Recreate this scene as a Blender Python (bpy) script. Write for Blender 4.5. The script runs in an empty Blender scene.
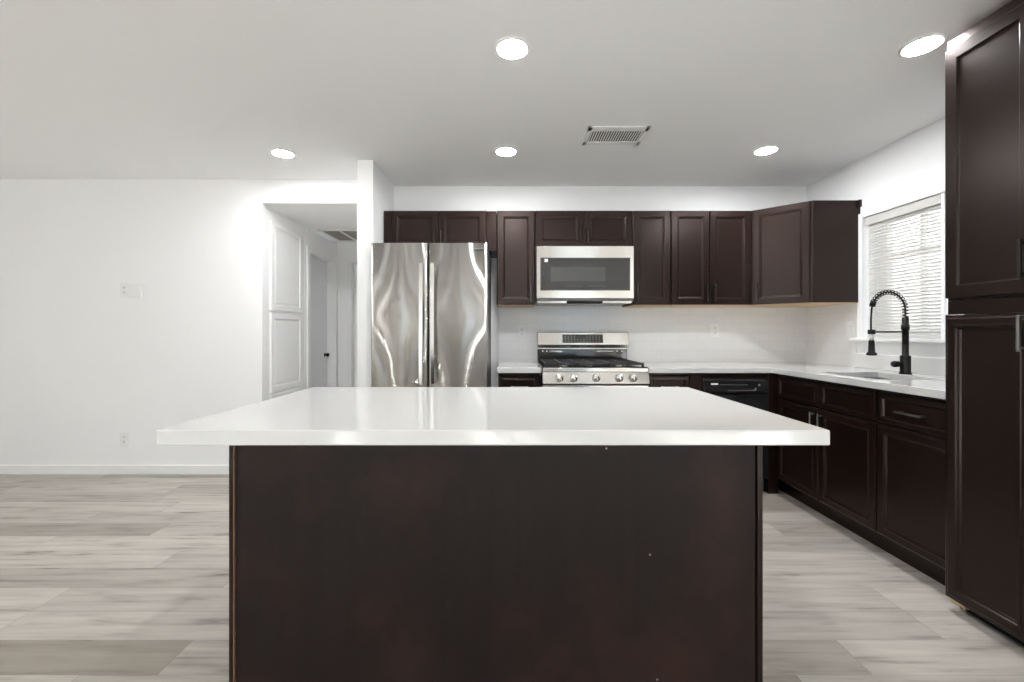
import bpy, bmesh, math, random
from mathutils import Vector, Matrix

random.seed(7)
SC = bpy.context.scene
COL = SC.collection

# ------------------------------------------------------------------ camera
FPX, CX, CY, CAMZ = 430.0, 510.0, 333.0, 1.166
cam_d = bpy.data.cameras.new('camera')
cam = bpy.data.objects.new('camera', cam_d)
COL.objects.link(cam)
cam.location = (0, 0, CAMZ)
cam.rotation_euler = (math.radians(90), 0, 0)
cam_d.sensor_width = 36.0
cam_d.lens = FPX * 36.0 / 1024.0
cam_d.shift_x = (512 - CX) / 1024.0
cam_d.shift_y = -(341 - CY) / 1024.0
cam_d.clip_start = 0.05
SC.camera = cam

# ------------------------------------------------------------------ view + sky
SC.view_settings.view_transform = 'Standard'
SC.view_settings.look = 'None'
SC.view_settings.gamma = 1.0
SC.view_settings.use_curve_mapping = False
SC.view_settings.exposure = 0.34
SC.cycles.use_denoising = True
SC.cycles.max_bounces = 12
SC.cycles.diffuse_bounces = 9
SC.cycles.glossy_bounces = 6
SC.cycles.transparent_max_bounces = 16
SC.cycles.sample_clamp_indirect = 6.0
SC.cycles.caustics_reflective = False
SC.cycles.caustics_refractive = False

SKY = 3.2            # overcast daylight outside the windows
LAMP = 290.0          # the recessed ceiling lamps
world = bpy.data.worlds.new('world')
SC.world = world
world.use_nodes = True
bg = world.node_tree.nodes['Background']
bg.inputs[0].default_value = (0.68, 0.85, 1.0, 1)
bg.inputs[1].default_value = SKY

sun_d = bpy.data.lights.new('sun', 'SUN')
sun_d.energy = 85.0
sun_d.angle = math.radians(1.0)
sun_d.color = (0.94, 0.97, 1.0)
sun = bpy.data.objects.new('sun', sun_d)
COL.objects.link(sun)
sun.rotation_euler = (math.radians(50), 0, math.radians(-24))


def portal(name, loc, rot, sx, sy):
    d = bpy.data.lights.new(name, 'AREA')
    d.shape = 'RECTANGLE'
    d.size, d.size_y = sx, sy
    d.cycles.is_portal = True
    o = bpy.data.objects.new(name, d)
    COL.objects.link(o)
    o.location = loc
    o.rotation_euler = rot


# ------------------------------------------------------------------ dimensions
CEIL = 2.44
XR = 2.567            # right wall
YB = 3.727            # kitchen back wall
YL = 3.557            # living wall on the left
XL = -5.3             # far left wall
YR = -3.6             # wall behind the camera
HX = -2.05            # hall left wall
HY = 5.10             # hall end wall
HZ = 2.241            # hall ceiling
DX0, DX1 = -1.127, -1.009   # dividing wall
DY = 3.167
WZ0, WZ1 = 1.13, 2.0        # kitchen window
WY0, WY1 = 1.99, 3.115
R90 = math.radians(90)
portal('daylight portal glass door', (XL - 0.10, -2.0, 1.05), (R90, 0, -R90), 1.8, 2.05)
portal('daylight portal rear window', (-0.55, YR - 0.10, 1.1), (R90, 0, 0), 0.86, 2.0)
portal('daylight portal wide window', (1.6, YR - 0.10, 1.1), (R90, 0, 0), 1.0, 2.0)
portal('daylight portal narrow window', (-2.32, YR - 0.10, 1.1), (R90, 0, 0), 0.32, 2.0)
portal('daylight portal kitchen window', (XR + 0.115, (WY0 + WY1) / 2, (WZ0 + WZ1) / 2), (R90, 0, R90), WY1 - WY0, WZ1 - WZ0)


# ------------------------------------------------------------------ materials
class NT:
    """small node-tree writer"""
    def __init__(self, name):
        self.m = bpy.data.materials.new(name)
        self.m.use_nodes = True
        self.t = self.m.node_tree
        self.b = self.t.nodes['Principled BSDF']
        self.out = self.t.nodes['Material Output']

    def n(self, kind, **kw):
        nd = self.t.nodes.new(kind)
        for k, v in kw.items():
            setattr(nd, k, v)
        return nd

    def link(self, a, b):
        self.t.links.new(a, b)

    def math(self, op, a, b=None, c=None):
        nd = self.n('ShaderNodeMath', operation=op)
        for i, v in enumerate((a, b, c)):
            if v is None:
                continue
            if isinstance(v, (int, float)):
                nd.inputs[i].default_value = v
            else:
                self.link(v, nd.inputs[i])
        return nd.outputs[0]

    def mix(self, f, a, b):
        nd = self.n('ShaderNodeMix', data_type='RGBA')
        for sock, v in ((nd.inputs[0], f), (nd.inputs[6], a), (nd.inputs[7], b)):
            if isinstance(v, (int, float)):
                sock.default_value = v
            elif isinstance(v, tuple):
                sock.default_value = (*v, 1) if len(v) == 3 else v
            else:
                self.link(v, sock)
        return nd.outputs[2]

    def noise(self, vec, scale, detail=3.0, rough=0.5):
        nd = self.n('ShaderNodeTexNoise')
        nd.inputs['Scale'].default_value = scale
        nd.inputs['Detail'].default_value = detail
        nd.inputs['Roughness'].default_value = rough
        self.link(vec, nd.inputs['Vector'])
        return nd.outputs['Fac']

    def coords(self, scale=(1, 1, 1), kind='Object'):
        tc = self.n('ShaderNodeTexCoord')
        mp = self.n('ShaderNodeMapping')
        mp.inputs['Scale'].default_value = scale
        self.link(tc.outputs[kind], mp.inputs['Vector'])
        return mp.outputs['Vector']

    def ramp(self, f, stops):
        nd = self.n('ShaderNodeValToRGB')
        e = nd.color_ramp.elements
        e[0].position, e[0].color = stops[0][0], (*stops[0][1], 1)
        e[1].position, e[1].color = stops[-1][0], (*stops[-1][1], 1)
        for p, c in stops[1:-1]:
            x = e.new(p)
            x.color = (*c, 1)
        self.link(f, nd.inputs[0])
        return nd.outputs[0]

    def bump(self, h, strength, dist=0.002):
        nd = self.n('ShaderNodeBump')
        nd.inputs['Strength'].default_value = strength
        nd.inputs['Distance'].default_value = dist
        self.link(h, nd.inputs['Height'])
        self.link(nd.outputs[0], self.b.inputs['Normal'])

    def set(self, color=None, rough=None, metal=None, coat=None, spec=None):
        for k, v in (('Base Color', color), ('Roughness', rough), ('Metallic', metal), ('Coat Weight', coat), ('Specular IOR Level', spec)):
            if v is None:
                continue
            s = self.b.inputs[k]
            if isinstance(v, tuple):
                s.default_value = (*v, 1)
            elif isinstance(v, (int, float)):
                s.default_value = v
            else:
                self.link(v, s)
        return self


def plain(name, color, rough, metal=0.0, coat=0.0, spec=0.5, mottle=0.04, scale=8.0):
    t = NT(name)
    v = t.coords()
    f = t.noise(v, scale, 3)
    dark = tuple(c * (1 - mottle) for c in color)
    light = tuple(min(1, c * (1 + mottle)) for c in color)
    t.set(t.mix(f, dark, light), rough, metal, coat, spec)
    return t.m


def wall_paint(name, color, bump=0.15):
    t = NT(name)
    v = t.coords()
    f = t.noise(v, 1.3, 2)
    t.set(t.mix(f, tuple(c * 0.985 for c in color), color), 0.6, 0, 0, 0.3)
    h = t.noise(v, 140, 2)
    t.bump(h, bump, 0.001)
    return t.m


def ceiling_paint():
    t = NT('ceiling paint')
    v = t.coords()
    f = t.noise(v, 0.9, 2)
    t.set(t.mix(f, (0.885, 0.884, 0.882), (0.90, 0.899, 0.898)), 0.7, 0, 0, 0.3)
    a = t.noise(v, 1.1, 1)
    b = t.noise(v, 120, 2)
    h = t.math('ADD', t.math('MULTIPLY', a, 6.0), t.math('MULTIPLY', b, 0.12))
    t.bump(h, 0.35, 0.003)
    return t.m


def espresso(name='espresso wood', lo=(0.0058, 0.0026, 0.0020), hi=(0.0112, 0.0049, 0.0037), rough=0.30, coat=0.0):
    t = NT(name)
    v = t.coords((120, 120, 7.0))
    g = t.noise(v, 1.0, 5, 0.62)
    w = t.coords((1.6, 1.6, 1.1))
    b = t.noise(w, 1.0, 2)
    f = t.math('ADD', t.math('MULTIPLY', g, 0.75), t.math('MULTIPLY', b, 0.25))
    c = t.ramp(f, [(0.32, lo), (0.5, tuple((p + q) / 2 for p, q in zip(lo, hi))), (0.72, hi)])
    t.set(c, t.math('ADD', t.math('MULTIPLY', g, 0.02), rough - 0.01), 0, coat, 0.32)
    t.b.inputs['Coat Roughness'].default_value = 0.22
    t.b.inputs['Specular Tint'].default_value = (1.0, 0.84, 0.78, 1)
    return t.m


def island_panel():
    t = NT('island panel espresso')
    v = t.coords((34, 34, 1.6))
    g = t.noise(v, 1.0, 4, 0.6)
    w = t.coords((1, 1, 1))
    b = t.noise(w, 2.6, 4, 0.6)
    c = t.mix(g, (0.0095, 0.0062, 0.0056), (0.0155, 0.0100, 0.0090))
    worn = t.ramp(b, [(0.50, (0, 0, 0)), (0.80, (1, 1, 1))])  # reddish mottling: some wear, plus the panel's glare painted into the colour
    c = t.mix(t.math('MULTIPLY', worn, 0.75), c, (0.044, 0.020, 0.0155))
    vo = t.n('ShaderNodeTexVoronoi')
    vo.inputs['Scale'].default_value = 9.0
    t.link(w, vo.inputs['Vector'])
    sp = t.math('LESS_THAN', vo.outputs['Distance'], 0.028)
    t.link(t.mix(sp, c, (0.32, 0.29, 0.27)), t.b.inputs['Base Color'])
    f = t.noise(w, 300, 2)
    t.set(None, t.math('ADD', t.math('MULTIPLY', f, 0.14), 0.36), 0, 0.0, 0.16)
    t.bump(f, 0.22, 0.0006)
    return t.m


def planks():
    t = NT('vinyl plank floor')
    L, Wd = 1.22, 0.167
    tc = t.n('ShaderNodeTexCoord')
    sp = t.n('ShaderNodeSeparateXYZ')
    t.link(tc.outputs['Object'], sp.inputs[0])
    x, y = sp.outputs[0], sp.outputs[1]
    yy = t.math('DIVIDE', t.math('ADD', y, 20.0 - 0.090), Wd)
    row = t.math('FLOOR', yy)
    fy = t.math('FRACT', yy)
    wn = t.n('ShaderNodeTexWhiteNoise', noise_dimensions='1D')
    t.link(row, wn.inputs['W'])
    xx = t.math('ADD', t.math('DIVIDE', t.math('ADD', x, 20.0), L), wn.outputs['Value'])
    col = t.math('FLOOR', xx)
    fx = t.math('FRACT', xx)
    cb = t.n('ShaderNodeCombineXYZ')
    t.link(row, cb.inputs[0]); t.link(col, cb.inputs[1])
    w2 = t.n('ShaderNodeTexWhiteNoise', noise_dimensions='2D')
    t.link(cb.outputs[0], w2.inputs['Vector'])
    rnd = w2.outputs['Value']
    # grain runs along the plank and is shifted from plank to plank
    gv = t.n('ShaderNodeCombineXYZ')
    t.link(t.math('ADD', t.math('MULTIPLY', x, 1.7), t.math('MULTIPLY', rnd, 40.0)), gv.inputs[0])
    t.link(t.math('MULTIPLY', y, 26.0), gv.inputs[1])
    t.link(t.math('MULTIPLY', rnd, 17.0), gv.inputs[2])
    g = t.noise(gv.outputs[0], 1.0, 6, 0.62)
    gv2 = t.n('ShaderNodeCombineXYZ')
    t.link(t.math('ADD', t.math('MULTIPLY', x, 2.6), t.math('MULTIPLY', rnd, 23.0)), gv2.inputs[0])
    t.link(t.math('MULTIPLY', y, 13.0), gv2.inputs[1])
    t.link(t.math('MULTIPLY', rnd, 31.0), gv2.inputs[2])
    k = t.noise(gv2.outputs[0], 1.0, 3, 0.55)
    base = t.ramp(rnd, [(0.0, (0.262, 0.232, 0.196)), (0.14, (0.29, 0.262, 0.228)), (0.35, (0.372, 0.347, 0.314)), (0.65, (0.415, 0.386, 0.348)), (1.0, (0.475, 0.444, 0.402))])
    grain = t.ramp(g, [(0.29, (0.58, 0.565, 0.545)), (0.40, (0.88, 0.875, 0.87)), (0.52, (1.0, 1.0, 1.0)), (0.70, (1.13, 1.13, 1.12))])
    knot = t.ramp(k, [(0.275, (0.45, 0.43, 0.40)), (0.33, (0.78, 0.77, 0.755)), (0.42, (0.97, 0.97, 0.97)), (0.75, (1.10, 1.10, 1.10))])
    mul = t.n('ShaderNodeMix', data_type='RGBA', blend_type='MULTIPLY')
    mul.inputs[0].default_value = 1
    t.link(base, mul.inputs[6]); t.link(grain, mul.inputs[7])
    mul2 = t.n('ShaderNodeMix', data_type='RGBA', blend_type='MULTIPLY')
    mul2.inputs[0].default_value = 1
    t.link(mul.outputs[2], mul2.inputs[6]); t.link(knot, mul2.inputs[7])
    ey = t.math('MINIMUM', fy, t.math('SUBTRACT', 1.0, fy))
    ex = t.math('MINIMUM', fx, t.math('SUBTRACT', 1.0, fx))
    seam = t.math('MAXIMUM', t.math('LESS_THAN', ey, 0.006), t.math('LESS_THAN', ex, 0.0011))
    t.set(t.mix(t.math('MULTIPLY', seam, 0.45), mul2.outputs[2], (0.12, 0.10, 0.085)), 0.48, 0, 0, 0.4)
    h = t.math('SUBTRACT', t.math('MULTIPLY', g, 0.3), t.math('MULTIPLY', seam, 1.0))
    t.bump(h, 0.25, 0.0012)
    return t.m


def subway(axis):
    t = NT('white subway tile ' + axis)
    tc = t.n('ShaderNodeTexCoord')
    sp = t.n('ShaderNodeSeparateXYZ')
    t.link(tc.outputs['Object'], sp.inputs[0])
    cb = t.n('ShaderNodeCombineXYZ')
    t.link(sp.outputs['X' if axis == 'x' else 'Y'], cb.inputs[0])
    t.link(t.math('SUBTRACT', sp.outputs['Z'], 0.005), cb.inputs[1])
    br = t.n('ShaderNodeTexBrick')
    br.inputs['Scale'].default_value = 1.0
    br.inputs['Brick Width'].default_value = 0.154
    br.inputs['Row Height'].default_value = 0.0775
    br.inputs['Mortar Size'].default_value = 0.0016
    br.inputs['Mortar Smooth'].default_value = 0.2
    br.inputs['Color1'].default_value = (0.78, 0.78, 0.775, 1)
    br.inputs['Color2'].default_value = (0.80, 0.80, 0.795, 1)
    br.inputs['Mortar'].default_value = (0.71, 0.705, 0.70, 1)
    t.link(cb.outputs[0], br.inputs['Vector'])
    t.set(br.outputs['Color'], 0.16, 0, 0, 0.5)
    h = t.math('SUBTRACT', 1.0, br.outputs['Fac'])
    wv = t.noise(cb.outputs[0], 7.0, 2)
    t.bump(t.math('ADD', h, t.math('MULTIPLY', wv, 0.5)), 0.35, 0.0015)
    return t.m


def quartz():
    t = NT('white quartz')
    v = t.coords()
    f = t.noise(v, 3.0, 4)
    s = t.noise(v, 420, 1)
    c = t.mix(f, (0.585, 0.585, 0.575), (0.61, 0.61, 0.60))
    c = t.mix(t.math('MULTIPLY', t.math('LESS_THAN', s, 0.34), 0.25), c, (0.60, 0.60, 0.58))
    t.set(c, 0.06, 0, 0, 0.5)
    return t.m


def steel(name, color=(0.60, 0.585, 0.555), rough=0.22, wave=0.0, aniso=0.55, vertical=True):
    t = NT(name)
    v = t.coords((260, 260, 3) if vertical else (3, 260, 260))
    g = t.noise(v, 1.0, 2)
    t.set(t.mix(g, tuple(c * 0.96 for c in color), color), rough if wave else t.math('ADD', t.math('MULTIPLY', g, 0.06), rough - 0.03), 1.0)
    t.b.inputs['Anisotropic'].default_value = aniso
    t.b.inputs['Anisotropic Rotation'].default_value = 0.25
    if wave:
        w = t.coords((1.6, 1.0, 1.3))
        t.bump(t.noise(w, 1.6, 1), wave, 0.01)
    return t.m


def brushed(name, color, rough=0.25, aniso=0.8, wave=0.0):
    """sheet steel brushed sideways: reflections smear up and down"""
    t = NT(name)
    v = t.coords((3, 200, 200))
    g = t.noise(v, 1.0, 2)
    gl = t.n('ShaderNodeBsdfAnisotropic', distribution='GGX')
    gl.inputs['Roughness'].default_value = rough
    gl.inputs['Anisotropy'].default_value = aniso
    gl.inputs['Rotation'].default_value = BRUSH_ROT
    t.link(t.mix(g, tuple(c * 0.96 for c in color), color), gl.inputs['Color'])
    if wave:
        bp = t.n('ShaderNodeBump')
        bp.inputs['Strength'].default_value = wave
        bp.inputs['Distance'].default_value = 0.01
        t.link(t.noise(t.coords((3.2, 1.0, 2.4)), 1.0, 1), bp.inputs['Height'])
        t.link(bp.outputs[0], gl.inputs['Normal'])
    t.link(gl.outputs[0], t.out.inputs['Surface'])
    t.t.nodes.remove(t.b)
    return t.m


def glass(name, mixf=0.06, tint=(1, 1, 1)):
    t = NT(name)
    tr = t.n('ShaderNodeBsdfTransparent')
    tr.inputs[0].default_value = (*tint, 1)
    gl = t.n('ShaderNodeBsdfGlossy')
    gl.inputs['Roughness'].default_value = 0.02
    mx = t.n('ShaderNodeMixShader')
    mx.inputs[0].default_value = mixf
    t.link(tr.outputs[0], mx.inputs[1])
    t.link(gl.outputs[0], mx.inputs[2])
    t.link(mx.outputs[0], t.out.inputs['Surface'])
    t.t.nodes.remove(t.b)
    return t.m


def emissive(name, color, strength):
    t = NT(name)
    t.set((0.9, 0.9, 0.9), 0.5)
    t.b.inputs['Emission Color'].default_value = (*color, 1)
    t.b.inputs['Emission Strength'].default_value = strength
    return t.m


def slat_mat():
    t = NT('white blind slat')
    v = t.coords()
    f = t.noise(v, 4, 2)
    t.set(t.mix(f, (0.56, 0.55, 0.53), (0.60, 0.59, 0.57)), 0.45)
    tl = t.n('ShaderNodeBsdfTranslucent')
    tl.inputs[0].default_value = (0.75, 0.74, 0.71, 1)
    mx = t.n('ShaderNodeMixShader')
    mx.inputs[0].default_value = 0.03
    t.link(t.b.outputs[0], mx.inputs[1])
    t.link(tl.outputs[0], mx.inputs[2])
    t.link(mx.outputs[0], t.out.inputs['Surface'])
    return t.m


BRUSH_ROT = 0.0
M = dict(
    wall=wall_paint('white wall paint', (0.86, 0.86, 0.86)),
    ceil=ceiling_paint(),
    trim=plain('white trim enamel', (0.82, 0.82, 0.815), 0.35, mottle=0.01),
    door_paint=plain('pale grey door paint', (0.70, 0.70, 0.725), 0.4, mottle=0.015),
    wood=espresso(),
    wood_gloss=espresso('glossy espresso side', rough=0.22, coat=0.0),
    panel=island_panel(),
    edge=plain('worn brown wood edge', (0.15, 0.075, 0.038), 0.5, mottle=0.35, scale=60),
    birch=plain('raw birch underside', (0.60, 0.44, 0.26), 0.6, mottle=0.1, scale=20),
    floor=planks(),
    tile_x=subway('x'),
    tile_y=subway('y'),
    quartz=quartz(),
    fridge=brushed('fridge stainless steel', (0.63, 0.61, 0.575), 0.27, 0.86, 0.003),
    steel=brushed('brushed stainless steel', (0.68, 0.665, 0.63), 0.22, 0.75, 0.05),
    steel_bright=steel('bright stainless steel', (0.74, 0.73, 0.70), 0.16, vertical=True),
    sink=steel('sink stainless steel', (0.58, 0.56, 0.52), 0.28, vertical=False),
    dark_side=plain('dark grey appliance side', (0.10, 0.10, 0.10), 0.45),
    black=plain('matte black metal', (0.0045, 0.0045, 0.0045), 0.5, spec=0.2, mottle=0.1),
    iron=plain('black cast iron', (0.018, 0.018, 0.019), 0.55, mottle=0.3, scale=90),
    enamel=plain('black enamel', (0.012, 0.012, 0.013), 0.12, mottle=0.1),
    blackglass=plain('dark oven glass', (0.02, 0.02, 0.019), 0.06, mottle=0.05),
    screen=plain('dark door mesh', (0.045, 0.044, 0.04), 0.3),
    plastic=plain('white plastic', (0.80, 0.80, 0.79), 0.35, mottle=0.01),
    slot=plain('dark slot', (0.03, 0.03, 0.03), 0.6),
    greymark=plain('grey print', (0.13, 0.135, 0.14), 0.5),
    chrome=steel('polished chrome', (0.85, 0.85, 0.84), 0.07, aniso=0.0),
    pull_light=plain('bronze pull with painted glint', (0.26, 0.25, 0.24), 0.3, metal=0.9, mottle=0.1),  # lighter pull colour stands in for the window reflected in it
    pull=plain('dark bronze pull', (0.06, 0.057, 0.054), 0.25, metal=0.8, mottle=0.1),
    glass=glass('window glass'),
    vinyl=plain('white vinyl sash', (0.76, 0.75, 0.72), 0.4, mottle=0.01),
    slat=slat_mat(),
    lamp=emissive('lit lamp diffuser', (0.985, 0.992, 1.0), LAMP),
    filter=plain('grey return air filter', (0.30, 0.265, 0.235), 0.8, mottle=0.2, scale=60),
    duct=plain('dark duct', (0.06, 0.06, 0.058), 0.7),
    deck=plain('pale concrete patio', (0.45, 0.44, 0.42), 0.8, mottle=0.1),
    gravel=plain('ground darkened to dim the blinds', (0.05, 0.045, 0.04), 0.9, mottle=0.4, scale=40),  # kept very dark so little sun bounces up to the blinds
    stucco=plain('tan stucco', (0.24, 0.225, 0.21), 0.9, mottle=0.1),
    shoe=plain('grey shoe moulding', (0.26, 0.245, 0.215), 0.5, mottle=0.12, scale=30),
)


# ------------------------------------------------------------------ mesh helpers
class MB:
    def __init__(self):
        self.bm = bmesh.new()

    def box(self, x0, x1, y0, y1, z0, z1, bev=0.0, seg=2):
        r = bmesh.ops.create_cube(self.bm, size=1.0)
        vs = r['verts']
        for v in vs:
            v.co = Vector(((x0 + x1) / 2 + v.co.x * (x1 - x0), (y0 + y1) / 2 + v.co.y * (y1 - y0), (z0 + z1) / 2 + v.co.z * (z1 - z0)))
        if bev:
            es = list({e for v in vs for e in v.link_edges})
            bmesh.ops.bevel(self.bm, geom=es, offset=bev, segments=seg, profile=0.5, affect='EDGES')
        return self

    def obox(self, o, U, V, W, u, v, w, bev=0.0):
        """box in a frame: o corner, axes U V W, ranges u v w as (lo, hi)"""
        r = bmesh.ops.create_cube(self.bm, size=1.0)
        vs = r['verts']
        for q in vs:
            a = u[0] + (q.co.x + 0.5) * (u[1] - u[0])
            b = v[0] + (q.co.y + 0.5) * (v[1] - v[0])
            c = w[0] + (q.co.z + 0.5) * (w[1] - w[0])
            q.co = o + U * a + V * b + W * c
        fs = list({f for q in vs for f in q.link_faces})
        bmesh.ops.recalc_face_normals(self.bm, faces=fs)
        if bev:
            es = list({e for q in vs for e in q.link_edges})
            bmesh.ops.bevel(self.bm, geom=es, offset=bev, segments=2, profile=0.5, affect='EDGES')
        return self

    def tube(self, pts, r, n=12, closed=False, cap=True):
        """swept round bar; r a number or one per point"""
        pts = [Vector(p) for p in pts]
        rs = r if isinstance(r, (list, tuple)) else [r] * len(pts)
        rings, up = [], None
        N = len(pts)
        for i, p in enumerate(pts):
            if closed:
                d = (pts[(i + 1) % N] - pts[i - 1]).normalized()
            else:
                d = (pts[min(i + 1, N - 1)] - pts[max(i - 1, 0)]).normalized()
            if up is None:
                up = Vector((0, 0, 1)) if abs(d.z) < 0.9 else Vector((1, 0, 0))
            s = d.cross(up).normalized()
            up = s.cross(d).normalized()
            rings.append([self.bm.verts.new(p + (s * math.cos(2 * math.pi * k / n) + up * math.sin(2 * math.pi * k / n)) * rs[i]) for k in range(n)])
        for i in range(N if closed else N - 1):
            a, b = rings[i], rings[(i + 1) % N]
            for k in range(n):
                f = self.bm.faces.new((a[k], a[(k + 1) % n], b[(k + 1) % n], b[k]))
                f.smooth = True
        if cap and not closed:
            self.bm.faces.new(rings[0][::-1])
            self.bm.faces.new(rings[-1])
        return self

    def lathe(self, o, A, prof, n=24):
        """prof: (radius, height along axis A) from one end to the other"""
        o, A = Vector(o), Vector(A).normalized()
        s = A.orthogonal().normalized()
        t = A.cross(s)
        rings = []
        for r, h in prof:
            if r < 1e-6:
                rings.append([self.bm.verts.new(o + A * h)])
            else:
                rings.append([self.bm.verts.new(o + A * h + (s * math.cos(2 * math.pi * k / n) + t * math.sin(2 * math.pi * k / n)) * r) for k in range(n)])
        for a, b in zip(rings, rings[1:]):
            for k in range(n):
                k2 = (k + 1) % n
                if len(a) == 1 and len(b) == 1:
                    continue
                if len(a) == 1:
                    f = self.bm.faces.new((a[0], b[k2], b[k]))
                elif len(b) == 1:
                    f = self.bm.faces.new((a[k], a[k2], b[0]))
                else:
                    f = self.bm.faces.new((a[k], a[k2], b[k2], b[k]))
                f.smooth = True
        if len(rings[0]) > 1:
            self.bm.faces.new(rings[0][::-1])
        if len(rings[-1]) > 1:
            self.bm.faces.new(rings[-1])
        return self

    def prism(self, poly, z0, z1, axis='z'):
        """extrude a polygon of 2-D points; axis z: (x,y), y: (x,z), x: (y,z)"""
        def P(a, b, h):
            return (a, b, h) if axis == 'z' else ((a, h, b) if axis == 'y' else (h, a, b))
        lo = [self.bm.verts.new(P(a, b, z0)) for a, b in poly]
        hi = [self.bm.verts.new(P(a, b, z1)) for a, b in poly]
        n = len(poly)
        fs = [self.bm.faces.new(lo[::-1]), self.bm.faces.new(hi)]
        for i in range(n):
            fs.append(self.bm.faces.new((lo[i], lo[(i + 1) % n], hi[(i + 1) % n], hi[i])))
        bmesh.ops.recalc_face_normals(self.bm, faces=fs)
        return self

    def cells(self, xs, ys, keep, z0, z1):
        """slab from a grid of cells with holes; keep(i, j) says which cells are solid"""
        lo, hi = {}, {}
        def V(d, i, j, z):
            if (i, j) not in d:
                d[(i, j)] = self.bm.verts.new((xs[i], ys[j], z))
            return d[(i, j)]
        nx, ny = len(xs) - 1, len(ys) - 1
        K = lambda i, j: 0 <= i < nx and 0 <= j < ny and keep(i, j)
        fs = []
        for i in range(nx):
            for j in range(ny):
                if not K(i, j):
                    continue
                q = [(i, j), (i + 1, j), (i + 1, j + 1), (i, j + 1)]
                fs.append(self.bm.faces.new([V(hi, *p, z1) for p in q]))
                fs.append(self.bm.faces.new([V(lo, *p, z0) for p in q[::-1]]))
                for (a, b, nb) in ((0, 1, (i, j - 1)), (1, 2, (i + 1, j)), (2, 3, (i, j + 1)), (3, 0, (i - 1, j))):
                    if not K(*nb):
                        fs.append(self.bm.faces.new((V(lo, *q[a], z0), V(lo, *q[b], z0), V(hi, *q[b], z1), V(hi, *q[a], z1))))
        bmesh.ops.recalc_face_normals(self.bm, faces=fs)
        return self

    def rings(self, o, U, V, W, w, h, prof):
        """concentric rectangular rings: prof = (inset, height); capped at both ends"""
        R = []
        for ins, d in prof:
            R.append([self.bm.verts.new(o + U * a + V * b + W * d) for a, b in ((ins, ins), (w - ins, ins), (w - ins, h - ins), (ins, h - ins))])
        fs = [self.bm.faces.new(R[0][::-1]), self.bm.faces.new(R[-1])]
        for a, b in zip(R, R[1:]):
            for k in range(4):
                fs.append(self.bm.faces.new((a[k], a[(k + 1) % 4], b[(k + 1) % 4], b[k])))
        if U.cross(V).dot(W) < 0:
            for f in fs:
                f.normal_flip()
        return self

    def build(self, name, mat, parent=None, mod_bevel=0.0):
        me = bpy.data.meshes.new(name)
        off = root_loc(parent)
        if off.length:
            bmesh.ops.translate(self.bm, verts=self.bm.verts, vec=-off)
        self.bm.to_mesh(me)
        self.bm.free()
        me.materials.append(M[mat] if isinstance(mat, str) else mat)
        o = bpy.data.objects.new(name, me)
        COL.objects.link(o)
        if parent is not None:
            o.parent = parent
        if mod_bevel:
            m = o.modifiers.new('bevel', 'BEVEL')
            m.width, m.segments, m.limit_method = mod_bevel, 2, 'ANGLE'
        return o


def root_loc(p):
    v = Vector((0, 0, 0))
    while p is not None:
        v += Vector(p.location)
        p = p.parent
    return v


def thing(name, label, cat, loc, group=None):
    o = bpy.data.objects.new(name, None)
    o.empty_display_size = 0.05
    COL.objects.link(o)
    o.location = loc
    return tag(o, label, cat, group)


def tag(o, label, cat, group=None):
    o['label'] = label
    o['category'] = cat
    if group:
        o['group'] = group
    return o


def struct(o, label=None, cat=None):
    o['kind'] = 'structure'
    if label:
        o['label'] = label
        o['category'] = cat
    return o


def dup(root, loc, label, group=None):
    r = root.copy()
    COL.objects.link(r)
    r.location = loc
    r['label'] = label
    if group:
        r['group'] = group
    for ch in list(root.children):
        c = ch.copy()
        COL.objects.link(c)
        c.parent = r
        for g in list(ch.children):
            d = g.copy()
            COL.objects.link(d)
            d.parent = c
    return r


X, Y, Z = Vector((1, 0, 0)), Vector((0, 1, 0)), Vector((0, 0, 1))

# ------------------------------------------------------------------ room shell
T = 0.12
struct(MB().box(XL - T, XR + T, YR - T, HY + 0.3, -0.1, 0).build('floor', 'floor'), 'grey brown wood-look plank floor running across the room', 'floor')
struct(MB().cells([XL - T, HX, DX1, XR + T], [YR - T, YL + 0.05, YB + T], lambda i, j: j == 0 or i == 2, CEIL, CEIL + 0.1).build('ceiling', 'ceil'), 'white painted drywall ceiling with faint patches', 'ceiling')
struct(MB().box(HX - 0.15, DX0, YL + T, HY + 0.02, HZ, HZ + 0.1).build('ceiling_hall', 'ceil'), 'lower white ceiling of the hallway', 'ceiling')

LC0F = 3.60
w = MB()
w.box(XL, HX - 0.4, YL, YL + T, 0, CEIL)
w.box(HX - 0.4, HX, YL, LC0F, 0, CEIL)
w.box(HX, DX0, YL, YL + T, HZ, CEIL)
struct(w.build('wall_left', 'wall'), 'plain white wall on the left with the hallway opening', 'wall')
struct(MB().box(DX0, DX1, DY, HY, 0, CEIL).build('wall_divider', 'wall'), 'white end of the dividing wall between hallway and fridge', 'wall')
struct(MB().box(DX1, XR, YB, YB + T, 0, CEIL).build('wall_back', 'wall'), 'white wall above the kitchen wall cabinets', 'wall')
w = MB()
w.box(XR, XR + T, YR, WY0, 0, CEIL)
w.box(XR, XR + T, WY1, YB + T, 0, CEIL)
w.box(XR, XR + T, WY0, WY1, 0, WZ0)
w.box(XR, XR + T, WY0, WY1, WZ1, CEIL)
struct(w.build('wall_right', 'wall'), 'white wall around the blinded kitchen window', 'wall')
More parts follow.
